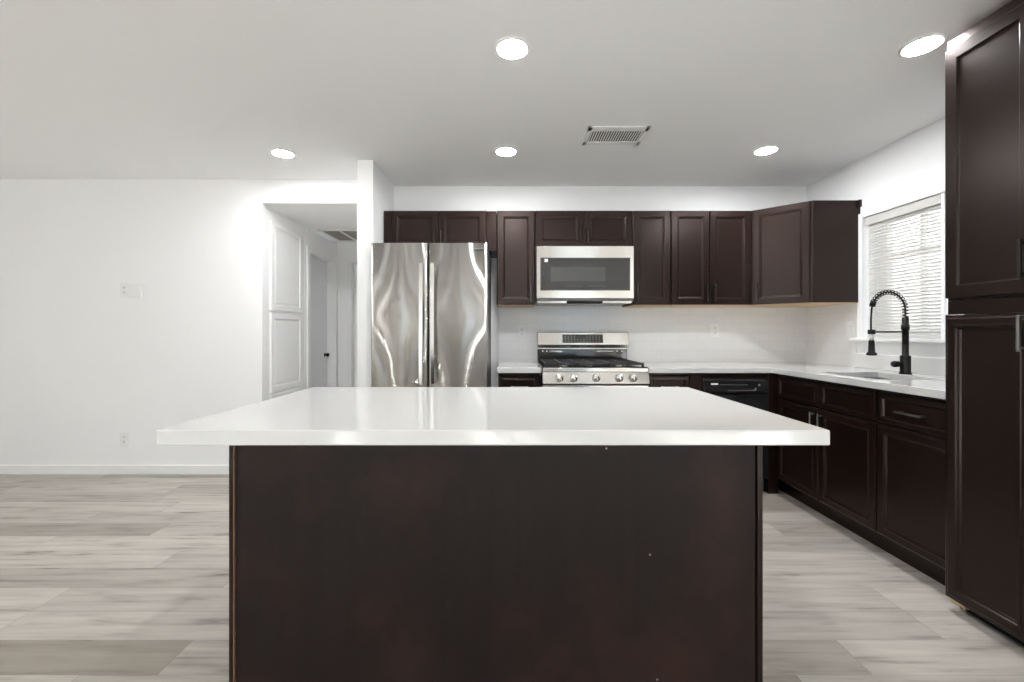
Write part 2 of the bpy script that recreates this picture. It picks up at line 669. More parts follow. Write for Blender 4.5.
# wall behind the camera: openings for the added windows
w = MB()
rx0, rx1, rz0, rz1 = -0.98, -0.12, 0.1, 2.1
nx0, nx1 = -2.48, -2.16
w.box(XL - T, nx0, YR - T, YR, 0, CEIL)
w.box(nx1, rx0, YR - T, YR, 0, CEIL)
qx0, qx1 = 1.1, 2.1
for a, b in ((nx0, nx1), (rx0, rx1), (qx0, qx1)):
    w.box(a, b, YR - T, YR, 0, rz0)
    w.box(a, b, YR - T, YR, rz1, CEIL)
w.box(rx1, qx0, YR - T, YR, 0, CEIL)
w.box(qx1, XR + T, YR - T, YR, 0, CEIL)
struct(w.build('wall_rear', 'wall'))
gy0, gy1, gz = -2.9, -1.1, 2.07
w = MB()
w.box(XL - T, XL, YR, gy0, 0, CEIL)
w.box(XL - T, XL, gy1, YL + T, 0, CEIL)
w.box(XL - T, XL, gy0, gy1, gz, CEIL)
struct(w.build('wall_far_left', 'wall'))
struct(MB().box(XL - 12, XR + 0.4, YR - 16, HY + 12, -0.14, -0.101).build('ground_outside', 'deck'))
struct(MB().box(XR + 0.4, XR + 12, YR - 16, HY + 12, -0.14, -0.101).build('ground_side_yard', 'gravel'))  # unseen dark ground, added to cut the bounce onto the kitchen blinds

struct(MB().box(XR + 1.9, XR + 2.05, YR - 2, HY + 3, -0.1, 3.0).build('wall_outside', 'stucco'))  # wall added outside to keep sky light off the kitchen blinds

# hallway: left wall with a recess for the linen cabinet and a door opening
HD0, HD1, HDZ = 4.385, 5.02, 2.0
LC0, LC1 = 3.60, 4.30
w = MB()
w.box(HX - T, HX, LC0F, HD0, HZ - 0.02, HZ + 0.1)
w.box(HX - T, HX, LC1, HD0, 0, HZ - 0.02)
w.box(HX - T, HX, HD0, HD1, HDZ, HZ - 0.02)
w.box(HX - T, HX, HD1, HY + T, 0, HZ)
struct(w.build('wall_hall_left', 'wall'), 'white hallway wall around the pale grey door', 'wall')
EX0, EX1 = -1.875, -1.18
w = MB()
w.box(HX, EX0, HY, HY + T, 0, HZ)
w.box(EX0, EX1, HY, HY + T, 2.0, HZ)
w.box(EX1, DX1, HY, HY + T, 0, HZ)
struct(w.build('wall_hall_end', 'wall'), 'narrow white wall closing the hallway', 'wall')

# baseboards
BH = 0.075
struct(MB().box(XL, HX - 0.001, YL - 0.014, YL, 0, BH, 0.003).build('baseboard_left', 'trim'), 'low white baseboard along the left wall', 'baseboard')
struct(MB().box(DX0 - 0.012, DX1, DY - 0.014, DY, 0, BH, 0.003).build('baseboard_divider', 'trim'))
struct(MB().box(XL, XL + 0.014, gy1 + 0.06, YL - 0.014, 0, BH, 0.003).build('baseboard_far_left', 'trim'))
w = MB()
w.box(XL, XR, YR, YR + 0.014, 0, BH, 0.003)
struct(w.build('baseboard_rear', 'trim'))
struct(MB().box(XR - 0.014, XR, YR + 0.014, 0.9, 0, BH, 0.003).build('baseboard_right', 'trim'))


# ------------------------------------------------------------------ windows and doors
def window_sash(root, o, U, V, W, w, h, bars_u=(), bars_v=(), fr=0.045):
    """frame with panes and muntins; W points into the room, depth from -0.05 to 0"""
    f = MB()
    f.obox(o, U, V, W, (0, fr), (0, h), (-0.05, 0), 0.004)
    f.obox(o, U, V, W, (w - fr, w), (0, h), (-0.05, 0), 0.004)
    f.obox(o, U, V, W, (fr, w - fr), (0, fr), (-0.05, 0), 0.004)
    f.obox(o, U, V, W, (fr, w - fr), (h - fr, h), (-0.05, 0), 0.004)
    f.build('frame', 'vinyl', root)
    if bars_u or bars_v:
        f = MB()
        for a, t in bars_u:
            f.obox(o, U, V, W, (a - t / 2, a + t / 2), (fr, h - fr), (-0.042, -0.008))
        for b, t in bars_v:
            f.obox(o, U, V, W, (fr, w - fr), (b - t / 2, b + t / 2), (-0.044, -0.006))
        f.build('muntin', 'vinyl', root)
    MB().obox(o, U, V, W, (fr, w - fr), (fr, h - fr), (-0.027, -0.023)).build('pane', 'glass', root)


win = struct(thing('window_1', 'white framed kitchen window behind lowered blinds above the sink', 'window', (XR, (WY0 + WY1) / 2, WZ0)))
window_sash(win, Vector((XR + 0.118, WY1, WZ0)), -Y, Z, -X, WY1 - WY0, WZ1 - WZ0,
            bars_u=((0.555, 0.05), (0.30, 0.02), (0.82, 0.02)), bars_v=((0.575, 0.03),), fr=0.05)
t = MB()
t.box(XR - 0.016, XR, WY1, WY1 + 0.052, WZ0 - 0.02, WZ1 + 0.035, 0.003)
t.box(XR - 0.016, XR, WY0 - 0.052, WY0, WZ0 - 0.02, WZ1 + 0.035, 0.003)
t.box(XR - 0.012, XR, WY0, WY1, WZ1, WZ1 + 0.035, 0.003)
t.build('casing', 'trim', win)
MB().box(XR - 0.05, XR + 0.10, WY0 - 0.085, WY1 + 0.085, WZ0 - 0.022, WZ0 + 0.001, 0.005).build('sill', 'trim', win)

gd = struct(thing('added_door_3', 'unseen glazed patio door added in the far left wall for daylight', 'door', (XL, (gy0 + gy1) / 2, 0)))  # added door, placed to bring daylight in from the left
window_sash(gd, Vector((XL - 0.04, gy0, 0)), Y, Z, X, gy1 - gy0, gz, bars_u=((0.9, 0.09),), fr=0.06)
rw = struct(thing('added_window_2', 'unseen window added behind the camera for light and fridge reflections', 'window', ((rx0 + rx1) / 2, YR, rz0)))  # added window, placed for room light and the right fridge streaks
window_sash(rw, Vector((rx1, YR - 0.04, rz0)), -X, Z, Y, rx1 - rx0, rz1 - rz0, bars_u=((0.37, 0.14),))
qwn = struct(thing('added_window_4', 'unseen wide window added behind the camera for more bounce light', 'window', ((qx0 + qx1) / 2, YR, rz0)))  # added window, lets in sun to bounce towards the kitchen ceiling
window_sash(qwn, Vector((qx1, YR - 0.04, rz0)), -X, Z, Y, qx1 - qx0, rz1 - rz0, bars_u=((0.5, 0.06),))
nwn = struct(thing('added_window_3', 'unseen tall narrow window added behind the camera for a fridge reflection', 'window', ((nx0 + nx1) / 2, YR, rz0)))  # added window, placed to reflect as the left fridge streak
window_sash(nwn, Vector((nx1, YR - 0.04, rz0)), -X, Z, Y, nx1 - nx0, rz1 - rz0, fr=0.03)

# hallway door, closed and set back in its jamb
hd = struct(thing('door_1', 'pale grey hallway door with small dark knob', 'door', (HX, (HD0 + HD1) / 2, 0)))
c = MB()
cw = 0.055
c.box(HX - 0.001, HX + 0.016, HD0 - cw, HD0, 0, HDZ, 0.003)
c.box(HX - 0.001, HX + 0.016, HD1, HD1 + cw, 0, HDZ, 0.003)
c.box(HX - 0.001, HX + 0.016, HD0 - cw, HD1 + cw, HDZ, HDZ + cw, 0.004)
c.build('casing', 'trim', hd)
c = MB()
c.box(HX - T, HX, HD0, HD0 + 0.012, 0, HDZ)
c.box(HX - T, HX, HD1 - 0.012, HD1, 0, HDZ)
c.box(HX - T, HX, HD0, HD1, HDZ - 0.012, HDZ)
c.build('jamb', 'trim', hd)
lf = MB().box(HX - 0.115, HX - 0.08, HD0 + 0.013, HD1 - 0.013, 0.008, HDZ - 0.013, 0.002).build('leaf', 'door_paint', hd)
MB().lathe((HX - 0.082, HD1 - 0.075, 0.915), (1, 0, 0), [(0.022, 0), (0.022, 0.004), (0.009, 0.007), (0.009, 0.02), (0.020, 0.028), (0.024, 0.038), (0.018, 0.048), (0, 0.05)], 20).build('knob', 'black', lf)

ed = struct(thing('door_2', 'white door with flat casing at the end of the hallway', 'door', ((EX0 + EX1) / 2, HY, 0)))
c = MB()
c.box(EX0 - 0.045, EX0, HY - 0.016, HY + 0.001, 0, 2.0, 0.003)
c.box(EX1, EX1 + 0.045, HY - 0.016, HY + 0.001, 0, 2.0, 0.003)
c.box(EX0 - 0.045, EX1 + 0.045, HY - 0.016, HY + 0.001, 2.0, 2.045, 0.004)
c.build('casing', 'trim', ed)
MB().rings(Vector((EX1, HY + 0.10, 0.0)), -X, Z, -Y, EX1 - EX0, 2.0, [(0, 0), (0, 0.03), (0.003, 0.034)]).build('leaf', 'trim', ed)


# ------------------------------------------------------------------ cabinet kit
PROF = [(0, 0), (0, 0.016), (0.004, 0.020), (0.046, 0.020), (0.050, 0.0165), (0.056, 0.0155), (0.061, 0.009)]
PROF_BASE = [(0, 0), (0, 0.013), (0.004, 0.016), (0.009, 0.020), (0.040, 0.020), (0.045, 0.0225), (0.051, 0.0165), (0.056, 0.010)]
PROF_DRAWER = [(0, 0), (0, 0.013), (0.004, 0.016), (0.009, 0.020), (0.026, 0.020), (0.030, 0.0225), (0.036, 0.0165), (0.040, 0.010)]


def front(name, parent, o, U, V, W, w, h, prof=PROF, mat='wood'):
    s = min(1.0, min(w, h) / 2.0 / (prof[-1][0] + 0.012))
    p = [(a * s, d) for a, d in prof]
    return MB().rings(Vector(o), U, V, W, w, h, p).build(name, mat, parent)


def pull(parent, c, A, W, length=0.135, name='handle', mat='pull'):
    """bar pull: c is the point on the door face at the middle of the bar, A runs along the bar"""
    c = Vector(c)
    B = A.cross(W).normalized()
    m = MB()
    m.obox(c, A, B, W, (-length / 2, length / 2), (-0.005, 0.005), (0.024, 0.034), 0.002)
    for s in (-1, 1):
        a = s * (length / 2 - 0.012)
        m.obox(c, A, B, W, (a - 0.005, a + 0.005), (-0.004, 0.004), (-0.001, 0.025))
    return m.build(name, mat, parent)


# ------------------------------------------------------------------ wall cabinets on the back wall
YF = 3.40                       # front of the doors
YC = 3.421                      # front of the boxes
UZ0, UZ1 = 1.387, 2.138
GU = 'wall cabinets along the kitchen back wall'


def wall_cabinet(label, x0, x1, z0, doors, pulls, plen=0.135, filler=None, mat='wood'):
    """doors: (x0, x1); pulls: the x of each bar pull"""
    r = thing('wall_cabinet', label, 'cabinet', ((x0 + x1) / 2, YB, z0), GU)
    MB().box(x0, x1, YC, YB, z0 + 0.003, UZ1, 0.0015).build('body', 'wood', r)
    MB().box(x0 + 0.001, x1 - 0.001, YC + 0.002, YB, z0 - 0.001, z0 + 0.003).build('underside', 'birch', r)['label'] = 'pale raw wood underside'
    for (a, b), px in zip(doors, pulls):
        d = front('door', r, (b, YC, z0 + 0.004), -X, Z, -Y, b - a, UZ1 - z0 - 0.008)
        zc = z0 + 0.03 + plen / 2
        pull(d, (px, YF + 0.001, zc), Z, -Y, plen)
    return r


c1 = wall_cabinet('short two door espresso cabinet above the stainless fridge', -1.004, -0.186, 1.83,
                  [(-0.938, -0.570), (-0.565, -0.192)], [-0.597, -0.542], 0.11)
MB().box(-0.186, -0.108, YC - 0.012, YB, 1.815, UZ1 - 0.006, 0.001).build('filler_panel', 'wood_gloss', c1)['label'] = 'glossy dark filler panel'
wall_cabinet('narrow espresso cabinet just left of the microwave', -0.105, 0.199, UZ0, [(-0.101, 0.195)], [0.164])
wall_cabinet('short two door espresso cabinet above the microwave', 0.201, 0.967, 1.846, [(0.205, 0.580), (0.584, 0.963)], [0.552, 0.612], 0.11)
wall_cabinet('narrow espresso cabinet just right of the microwave', 0.969, 1.274, UZ0, [(0.973, 1.270)], [1.004])
wall_cabinet('tall two door espresso cabinet beside the diagonal corner cabinet', 1.276, 1.918, UZ0, [(1.280, 1.578), (1.582, 1.905)], [1.553, 1.611])

# diagonal corner cabinet
cc = thing('corner_wall_cabinet', 'espresso corner cabinet with one diagonal door next to the window', 'cabinet', (2.3, 3.5, UZ0), GU)
A_, B_ = (1.919, YC), (2.222, 3.15)
poly = [A_, B_, (XR, 3.15), (XR, YB), (1.919, YB)]
MB().prism(poly, UZ0 + 0.003, UZ1, 'z').build('body', 'wood', cc)
MB().prism([(a * 0.998 + 2.3 * 0.002, b * 0.998 + 3.5 * 0.002) for a, b in poly], UZ0 - 0.001, UZ0 + 0.003, 'z').build('underside', 'birch', cc)['label'] = 'pale raw wood underside'
a3, b3 = Vector((*A_, 0)), Vector((*B_, 0))
dU = (a3 - b3).normalized()
dW = Vector((-(b3 - a3).y, (b3 - a3).x, 0)).normalized()
if dW.y > 0:
    dW = -dW
dl = (a3 - b3).length
dd = front('door', cc, b3 + dU * 0.02 + Z * (UZ0 + 0.004), dU, Z, dW, dl - 0.034, UZ1 - UZ0 - 0.008)
pull(dd, a3 - dU * 0.048 + dW * 0.0195 + Z * (UZ0 + 0.10), Z, dW)
MB().box(XR - 0.02, XR, 3.135, 3.15, UZ1 - 0.05, UZ1 + 0.002, 0.002).build('scribe_moulding', 'wood', cc)

# ------------------------------------------------------------------ base cabinets
CT = 0.915
CB = 0.877
BYF = 3.12                      # door fronts of the back run
BYC = BYF + 0.021


def base_box(r, x0, x1, y0, y1, toe):
    """toe: 'y' recess on the -Y side, 'x' on the -X side"""
    m = MB()
    m.box(x0, x1, y0, y1, 0.10, CB, 0.0015)
    m.build('body', 'wood', r)
    m = MB()
    if toe == 'y':
        m.box(x0, x1, y0 + 0.06, y1, 0, 0.10)
    else:
        m.box(x0 + 0.06, x1, y0, y1, 0, 0.10)
    m.build('toe_kick', 'wood', r)


gb = thing('base_cabinet', 'small espresso base cabinet between fridge and stove', 'cabinet', (0.07, BYC, 0), 'base cabinets')
base_box(gb, -0.085, 0.222, BYC, YB, 'y')
d = front('drawer_front', gb, (0.218, BYC, 0.70), -X, Z, -Y, 0.299, 0.16, PROF_DRAWER)
pull(d, (0.068, BYF + 0.01, 0.775), X, -Y, 0.13, mat='pull_light')
d = front('door', gb, (0.218, BYC, 0.115), -X, Z, -Y, 0.299, 0.575, PROF_BASE)
pull(d, (0.18, BYF + 0.001, 0.60), Z, -Y)

ib = thing('base_cabinet', 'small espresso base cabinet between stove and dishwasher', 'cabinet', (1.16, BYC, 0), 'base cabinets')
base_box(ib, 1.005, 1.396, BYC, YB, 'y')
d = front('drawer_front', ib, (1.305, BYC, 0.70), -X, Z, -Y, 0.295, 0.16, PROF_DRAWER)
pull(d, (1.158, BYF + 0.01, 0.775), X, -Y, 0.13, mat='pull_light')
d = front('door', ib, (1.305, BYC, 0.115), -X, Z, -Y, 0.295, 0.575, PROF_BASE)
pull(d, (1.04, BYF + 0.001, 0.60), Z, -Y)
MB().box(1.308, 1.396, BYF + 0.004, BYC, 0.10, CB).build('filler', 'wood', ib)

# right run along the window wall
BXF = 1.925
BXC = BXF + 0.021
PY = 1.829                      # far side of the pantry
sb = thing('sink_cabinet', 'espresso two door base cabinet under the sink', 'cabinet', (2.2, 2.7, 0), 'base cabinets')
base_box(sb, BXC, XR, 2.267, YB, 'x')
# corner post that closes the run beside the dishwasher
MB().box(1.872, BXC, BYF - 0.004, BYF + 0.05, 0.0, CB, 0.001).build('corner_post', 'wood', sb)
MB().box(1.396, 1.872, BYF + 0.004, BYF + 0.06, 0.838, CB, 0.001).build('top_rail', 'wood', sb)
for (y0, y1, hy) in ((2.690, 3.108, 2.722), (2.269, 2.686, 2.654)):
    front('drawer_front', sb, (BXC, y0, 0.70), Y, Z, -X, y1 - y0, 0.16, PROF_DRAWER)
    d = front('door', sb, (BXC, y0, 0.115), Y, Z, -X, y1 - y0, 0.575, PROF_BASE)
    pull(d, (BXF + 0.001, hy, 0.60), Z, -X, mat='pull_light')
db = thing('base_cabinet', 'espresso drawer base cabinet between sink cabinet and tall pantry', 'cabinet', (2.2, 2.04, 0), 'base cabinets')
base_box(db, BXC, XR, PY + 0.001, 2.265, 'x')
d = front('drawer_front', db, (BXC, PY + 0.004, 0.70), Y, Z, -X, 2.258 - PY, 0.16, PROF_DRAWER)
pull(d, (BXF + 0.01, (PY + 2.262) / 2 + 0.02, 0.775), Y, -X, 0.14, mat='pull_light')
d = front('door', db, (BXC, PY + 0.004, 0.115), Y, Z, -X, 2.258 - PY, 0.575, PROF_BASE)
pull(d, (BXF + 0.001, PY + 0.028, 0.60), Z, -X)

# ------------------------------------------------------------------ countertops, sink
SX0, SX1, SY0, SY1 = 1.985, 2.375, 2.32, 2.775
xs = [0.998, 1.885, SX0, SX1, XR]
ys = [PY + 0.001, SY0, SY1, 3.095, YB]
def keep(i, j):
    if i == 0:
        return j == 3
    return not (i == 2 and j == 1)
tag(MB().cells(xs, ys, keep, CB, CT).build('countertop', 'quartz', None, 0.003), 'white quartz counter turning the corner under the window', 'countertop')
tag(MB().box(-0.093, 0.228, 3.095, YB, CB, CT, 0.003).build('countertop', 'quartz'), 'short white quartz counter between fridge and stove', 'countertop')
tag(MB().box(XR - 0.02, XR, PY + 0.002, 3.18, CT, 1.015, 0.002).build('quartz_splashback', 'quartz'), 'low white quartz upstand on the counter below the window', 'backsplash')

sk = thing('kitchen_sink', 'undermount stainless sink in the white counter by the window', 'sink', ((SX0 + SX1) / 2, (SY0 + SY1) / 2, CB - 0.2))
m = MB()
def rrect(x0, x1, y0, y1, r, z, n=5):
    out = []
    for cx, cy, a0 in ((x1 - r, y1 - r, 0), (x0 + r, y1 - r, 90), (x0 + r, y0 + r, 180), (x1 - r, y0 + r, 270)):
        for k in range(n + 1):
            a = math.radians(a0 + 90 * k / n)
            out.append(m.bm.verts.new((cx + r * math.cos(a), cy + r * math.sin(a), z)))
    return out
L = [rrect(SX0 - 0.03, SX1 + 0.03, SY0 - 0.03, SY1 + 0.03, 0.05, CB - 0.001),
     rrect(SX0 + 0.001, SX1 - 0.001, SY0 + 0.001, SY1 - 0.001, 0.02, CB - 0.001),
     rrect(SX0 + 0.003, SX1 - 0.003, SY0 + 0.003, SY1 - 0.003, 0.03, CB - 0.17),
     rrect(SX0 + 0.03, SX1 - 0.03, SY0 + 0.03, SY1 - 0.03, 0.04, CB - 0.2)]
for a, b in zip(L, L[1:]):
    for k in range(len(a)):
        m.bm.faces.new((a[k], a[(k + 1) % len(a)], b[(k + 1) % len(a)], b[k]))
m.bm.faces.new(L[-1])
bmesh.ops.recalc_face_normals(m.bm, faces=m.bm.faces)
o = m.build('basin', 'sink', sk)
sm = o.modifiers.new('wall', 'SOLIDIFY')
sm.thickness = 0.0015
sm.offset = -1
MB().lathe(((SX0 + SX1) / 2, (SY0 + SY1) / 2, CB - 0.2), Z, [(0.045, 0), (0.045, 0.003), (0.034, 0.004), (0.03, 0.001), (0, 0.001)], 24).build('drain', 'chrome', sk)

# ------------------------------------------------------------------ faucet
FX, FY = 2.432, 2.645
fc = thing('kitchen_faucet', 'matte black spring faucet with pull-down spray head beside the sink', 'faucet', (FX, FY, CT))
MB().lathe((FX, FY, CT), Z, [(0.031, 0), (0.031, 0.006), (0.0265, 0.008), (0.0265, 0.108), (0.024, 0.112), (0.0165, 0.114), (0.0165, 0.27), (0.0205, 0.272), (0.0205, 0.30), (0.0165, 0.302), (0.0165, 0.345), (0.012, 0.348)], 28).build('body', 'black', fc)
MB().lathe((FX - 0.024, FY, CT + 0.06), -X, [(0.013, 0), (0.013, 0.02), (0.0185, 0.022), (0.0195, 0.045), (0.015, 0.055), (0, 0.056)], 20).build('lever_base', 'black', fc)
arcx = 0.104
pts = [Vector((FX, FY, CT + 0.34))]
zc = CT + 0.385
pts += [Vector((FX, FY, CT + 0.34 + 0.015 * k)) for k in range(1, 3)]
for k in range(0, 25):
    a = math.radians(180 * k / 24)
    pts.append(Vector((FX - arcx + arcx * math.cos(a), FY, zc + 0.118 * math.sin(a))))
hose = list(pts)
for k in range(1, 9):
    hose.append(Vector((FX - 2 * arcx - 0.004 * math.sin(k / 8 * math.pi), FY, zc - 0.018 * k)))
MB().tube(hose, 0.0050, 10).build('hose', 'black', fc)
# coil wound round the arch
path = pts[:-4]
seglen = [0]
for a, b in zip(path, path[1:]):
    seglen.append(seglen[-1] + (b - a).length)
tot = seglen[-1]
turns = 18
coil = []
for k in range(turns * 10 + 1):
    s = tot * k / (turns * 10)
    i = max(j for j in range(len(seglen)) if seglen[j] <= s + 1e-9)
    i = min(i, len(path) - 2)
    u = (s - seglen[i]) / (seglen[i + 1] - seglen[i])
    p = path[i].lerp(path[i + 1], u)
    d = (path[i + 1] - path[i]).normalized()
    n1 = Vector((0, 1, 0))
    n2 = d.cross(n1).normalized()
    a = 2 * math.pi * k / 10
    coil.append(p + (n1 * math.cos(a) + n2 * math.sin(a)) * 0.0140)
MB().tube(coil, 0.0027, 6).build('spring', 'black', fc)
e = pts[-4]
MB().tube([e + (pts[-4] - pts[-3]).normalized() * 0.016, e + (pts[-3] - pts[-4]).normalized() * 0.016], 0.0155, 16).build('spring_collar', 'black', fc)
HXx = FX - 2 * arcx
zA = CT + 0.258
MB().tube([(FX, FY, zA), (HXx + 0.012, FY, zA)], 0.0048, 10).build('support_arm', 'black', fc)
MB().lathe((HXx, FY, zA - 0.014), Z, [(0.018, 0), (0.0195, 0.004), (0.0195, 0.024), (0.018, 0.028)], 20).build('holder_ring', 'black', fc)
hd_ = MB().lathe((HXx, FY, zA - 0.145), Z, [(0.024, 0), (0.027, 0.004), (0.026, 0.014), (0.0175, 0.022), (0.0155, 0.08), (0.0135, 0.094)], 24).build('spray_head', 'black', fc)
MB().lathe((HXx, FY, zA - 0.051), Z, [(0.0125, 0), (0.0125, 0.04)], 16).build('spray_neck', 'vinyl', fc)['label'] = 'pale neck above the spray head'

# ------------------------------------------------------------------ backsplash
BT = 0.009
struct(MB().box(-0.095, XR, YB - BT, YB, CT, UZ0 + 0.46).build('backsplash_back', 'tile_x'), 'white subway tile behind the stove and counter', 'backsplash')
struct(MB().box(XR - BT, XR, 3.181, YB - BT, CT, UZ0).build('backsplash_right', 'tile_y'), 'white subway tile on the window wall under the corner cabinet', 'backsplash')


def outlet_plate(root, W, kind='duplex'):
    pass


OUT = thing('wall_outlet', 'white double outlet on the tile left of the stove', 'outlet', (0.104, YB - BT, 1.176), 'wall outlets')
o0 = Vector((0.104, YB - BT, 1.176))
MB().obox(o0, X, Z, -Y, (-0.036, 0.036), (-0.058, 0.058), (0, 0.005), 0.002).build('cover_plate', 'plastic', OUT)
for s in (-1, 1):
    rcp = MB().obox(o0, X, Z, -Y, (-0.017, 0.017), (s * 0.02 - 0.0145, s * 0.02 + 0.0145), (0.004, 0.0075), 0.0015).build('receptacle', 'greymark' if False else 'plastic', OUT)
    q = MB()
    for dx in (-0.006, 0.006):
        q.obox(o0, X, Z, -Y, (dx - 0.0016, dx + 0.0016), (s * 0.02 - 0.001, s * 0.02 + 0.0075), (0.007, 0.0079))
    q.obox(o0, X, Z, -Y, (-0.0025, 0.0025), (s * 0.02 - 0.010, s * 0.02 - 0.006), (0.007, 0.0079))
    q.build('slots', 'slot', rcp)
dup(OUT, (1.77, YB - BT, 1.188), 'white double outlet on the tile below the two door cabinet by the corner')
dup(OUT, (-3.186, YL, 0.288), 'white outlet low on the left wall near the baseboard')
dup(OUT, (-3.184, YL, 1.520), 'white outlet high on the left wall beside the square control box')
ro = thing('wall_switch', 'white switch plate on the tile just left of the window sill', 'switch', (XR - BT, 3.23, 1.195))
o0 = Vector((XR - BT, 3.23, 1.195))
MB().obox(o0, Y, Z, -X, (-0.036, 0.036), (-0.058, 0.058), (0, 0.005), 0.002).build('cover_plate', 'plastic', ro)
MB().obox(o0, Y, Z, -X, (-0.016, 0.016), (-0.033, 0.033), (0.004, 0.0085), 0.002).build('rocker', 'plastic', ro)

th = thing('thermostat', 'square white control box on the left wall beside the high outlet', 'thermostat', (-3.085, YL, 1.515))
o0 = Vector((-3.085, YL, 1.515))
MB().obox(o0, X, Z, -Y, (-0.05, 0.05), (-0.058, 0.058), (0, 0.022), 0.004).build('housing', 'plastic', th)
MB().obox(o0, X, Z, -Y, (-0.024, 0.034), (-0.042, 0.046), (0.021, 0.025), 0.002).build('face', 'plastic', th)

# ------------------------------------------------------------------ kitchen island
IX0, IX1, IY0, IY1 = -0.916, 0.828, 1.110, 2.0
ct = MB().box(IX0, IX1, IY0, IY1, 0.875, CT, 0.004, 3).build('island_countertop', 'quartz')
tag(ct, 'large white quartz top overhanging the dark kitchen island', 'countertop')
PYF = 1.30
bx0, bx1 = -0.847, 0.762
isl = thing('kitchen_island', 'dark espresso island base with flat back panel under the white top', 'kitchen island', ((bx0 + bx1) / 2, 1.63, 0))
MB().box(bx0 + 0.017, bx1 - 0.017, PYF + 0.012, 1.93, 0.09, 0.875).build('body', 'wood', isl)
MB().box(bx0 + 0.018, bx1 - 0.020, PYF, PYF + 0.014, 0.0, 0.872, 0.0015).build('back_panel', 'panel', isl)
for a, b in ((bx0, bx0 + 0.013), (bx1 - 0.017, bx1)):
    MB().box(a, b, PYF - 0.006, PYF + 0.03, 0.0, 0.874, 0.003).build('corner_strip', 'wood', isl)
MB().box(bx0 + 0.0131, bx0 + 0.0165, PYF - 0.005, PYF + 0.014, 0.0, 0.874).build('worn_edge', 'edge', isl)['label'] = 'worn reddish brown edge'
for a, b in ((bx0, bx0 + 0.016), (bx1 - 0.016, bx1)):
    MB().box(a + 0.001, b - 0.001, PYF + 0.03, 1.93, 0.0, 0.874, 0.001).build('side_panel', 'wood', isl)
MB().box(bx0 + 0.017, bx1 - 0.017, 1.80, 1.87, 0.0, 0.09).build('toe_kick', 'wood', isl)
n = 4
wd = (bx1 - bx0) / n
for k in range(n):
    xa = bx0 + k * wd
    d = front('drawer_front', isl, (xa + 0.004, 1.93, 0.70), X, Z, Y, wd - 0.008, 0.16, PROF_DRAWER)
    pull(d, (xa + wd / 2, 1.94, 0.775), X, Y, 0.13)
    d = front('door', isl, (xa + 0.004, 1.93, 0.115), X, Z, Y, wd - 0.008, 0.575, PROF_BASE)
    pull(d, (xa + (wd - 0.05 if k % 2 == 0 else 0.05), 1.949, 0.60), Z, Y)

# ------------------------------------------------------------------ refrigerator
FRX0, FRX1, FRXs = -1.004, -0.159, -0.591
FRY, FRZ = 3.10, 1.815
fr = thing('refrigerator', 'stainless french door refrigerator beside the dividing wall', 'refrigerator', ((FRX0 + FRX1) / 2, 3.4, 0))
MB().box(FRX0 + 0.006, FRX1 - 0.004, FRY + 0.062, YB - 0.012, 0.02, FRZ - 0.012, 0.004).build('cabinet', 'dark_side', fr)
for fx in (FRX0 + 0.06, FRX1 - 0.06):
    for fy in (FRY + 0.12, YB - 0.08):
        MB().lathe((fx, fy, 0), Z, [(0.02, 0), (0.02, 0.022)], 12).build('foot', 'black', fr)
MB().box(FRX0 + 0.02, FRX1 - 0.02, FRY + 0.065, FRY + 0.10, 0.025, 0.09).build('kick_grille', 'black', fr)


def curved_door(x0, x1, z0, z1, bulge, edge):
    """fridge door with a gently bowed, rounded front"""
    prof = []
    n = 18
    for k in range(n + 1):
        u = k / n
        x = x0 + (x1 - x0) * u
        y = FRY - bulge * (1 - (2 * u - 1) ** 2)
        e = min(u, 1 - u) * (x1 - x0)
        if e < edge:
            y += (edge - math.sqrt(max(0, edge * edge - (edge - e) ** 2)))
        prof.append((x, y))
    # tighter sampling of the rounded edges
    extra = []
    for side in (0, 1):
        for k in range(1, 5):
            e = edge * (1 - math.cos(math.radians(90 * k / 5)))
            x = x0 + e if side == 0 else x1 - e
            u = (x - x0) / (x1 - x0)
            y = FRY - bulge * (1 - (2 * u - 1) ** 2) + (edge - math.sqrt(max(0, edge * edge - (edge - e) ** 2)))
            extra.append((x, y))
    prof = sorted(prof + extra)
    poly = prof + [(x1, FRY + 0.06), (x0, FRY + 0.06)]
    m = MB().prism(poly, z0, z1, 'z')
    for f in m.bm.faces:
        if abs(f.normal.z) < 0.5 and f.normal.y < -0.05:
            f.smooth = True
    return m


def fridge_bar(x, z0, z1, parent):
    m = MB()
    w_ = 0.0145
    pts = []
    n = 14
    for k in range(n + 1):
        u = k / n
        z = z0 + (z1 - z0) * u
        bow = 0.012 * (1 - (2 * u - 1) ** 2)
        pts.append((z, bow))
    poly = [(FRY - 0.045 - b, z) for z, b in pts] + [(FRY - 0.031 - b, z) for z, b in reversed(pts)]
    m.prism(poly, x - w_, x + w_, 'x')
    for z in (z0 + 0.02, z1 - 0.02):
        m.box(x - 0.010, x + 0.010, FRY - 0.036, FRY + 0.002, z - 0.014, z + 0.014)
    return m.build('handle', 'steel_bright', parent, 0.003)


dL = curved_door(FRX0, FRXs - 0.003, 0.705, FRZ, 0.003, 0.014).build('door', 'fridge', fr)
fridge_bar(-0.634, 0.80, 1.665, dL)
dR = curved_door(FRXs + 0.003, FRX1, 0.705, FRZ, 0.003, 0.014).build('door', 'fridge', fr)
fridge_bar(-0.553, 0.80, 1.665, dR)
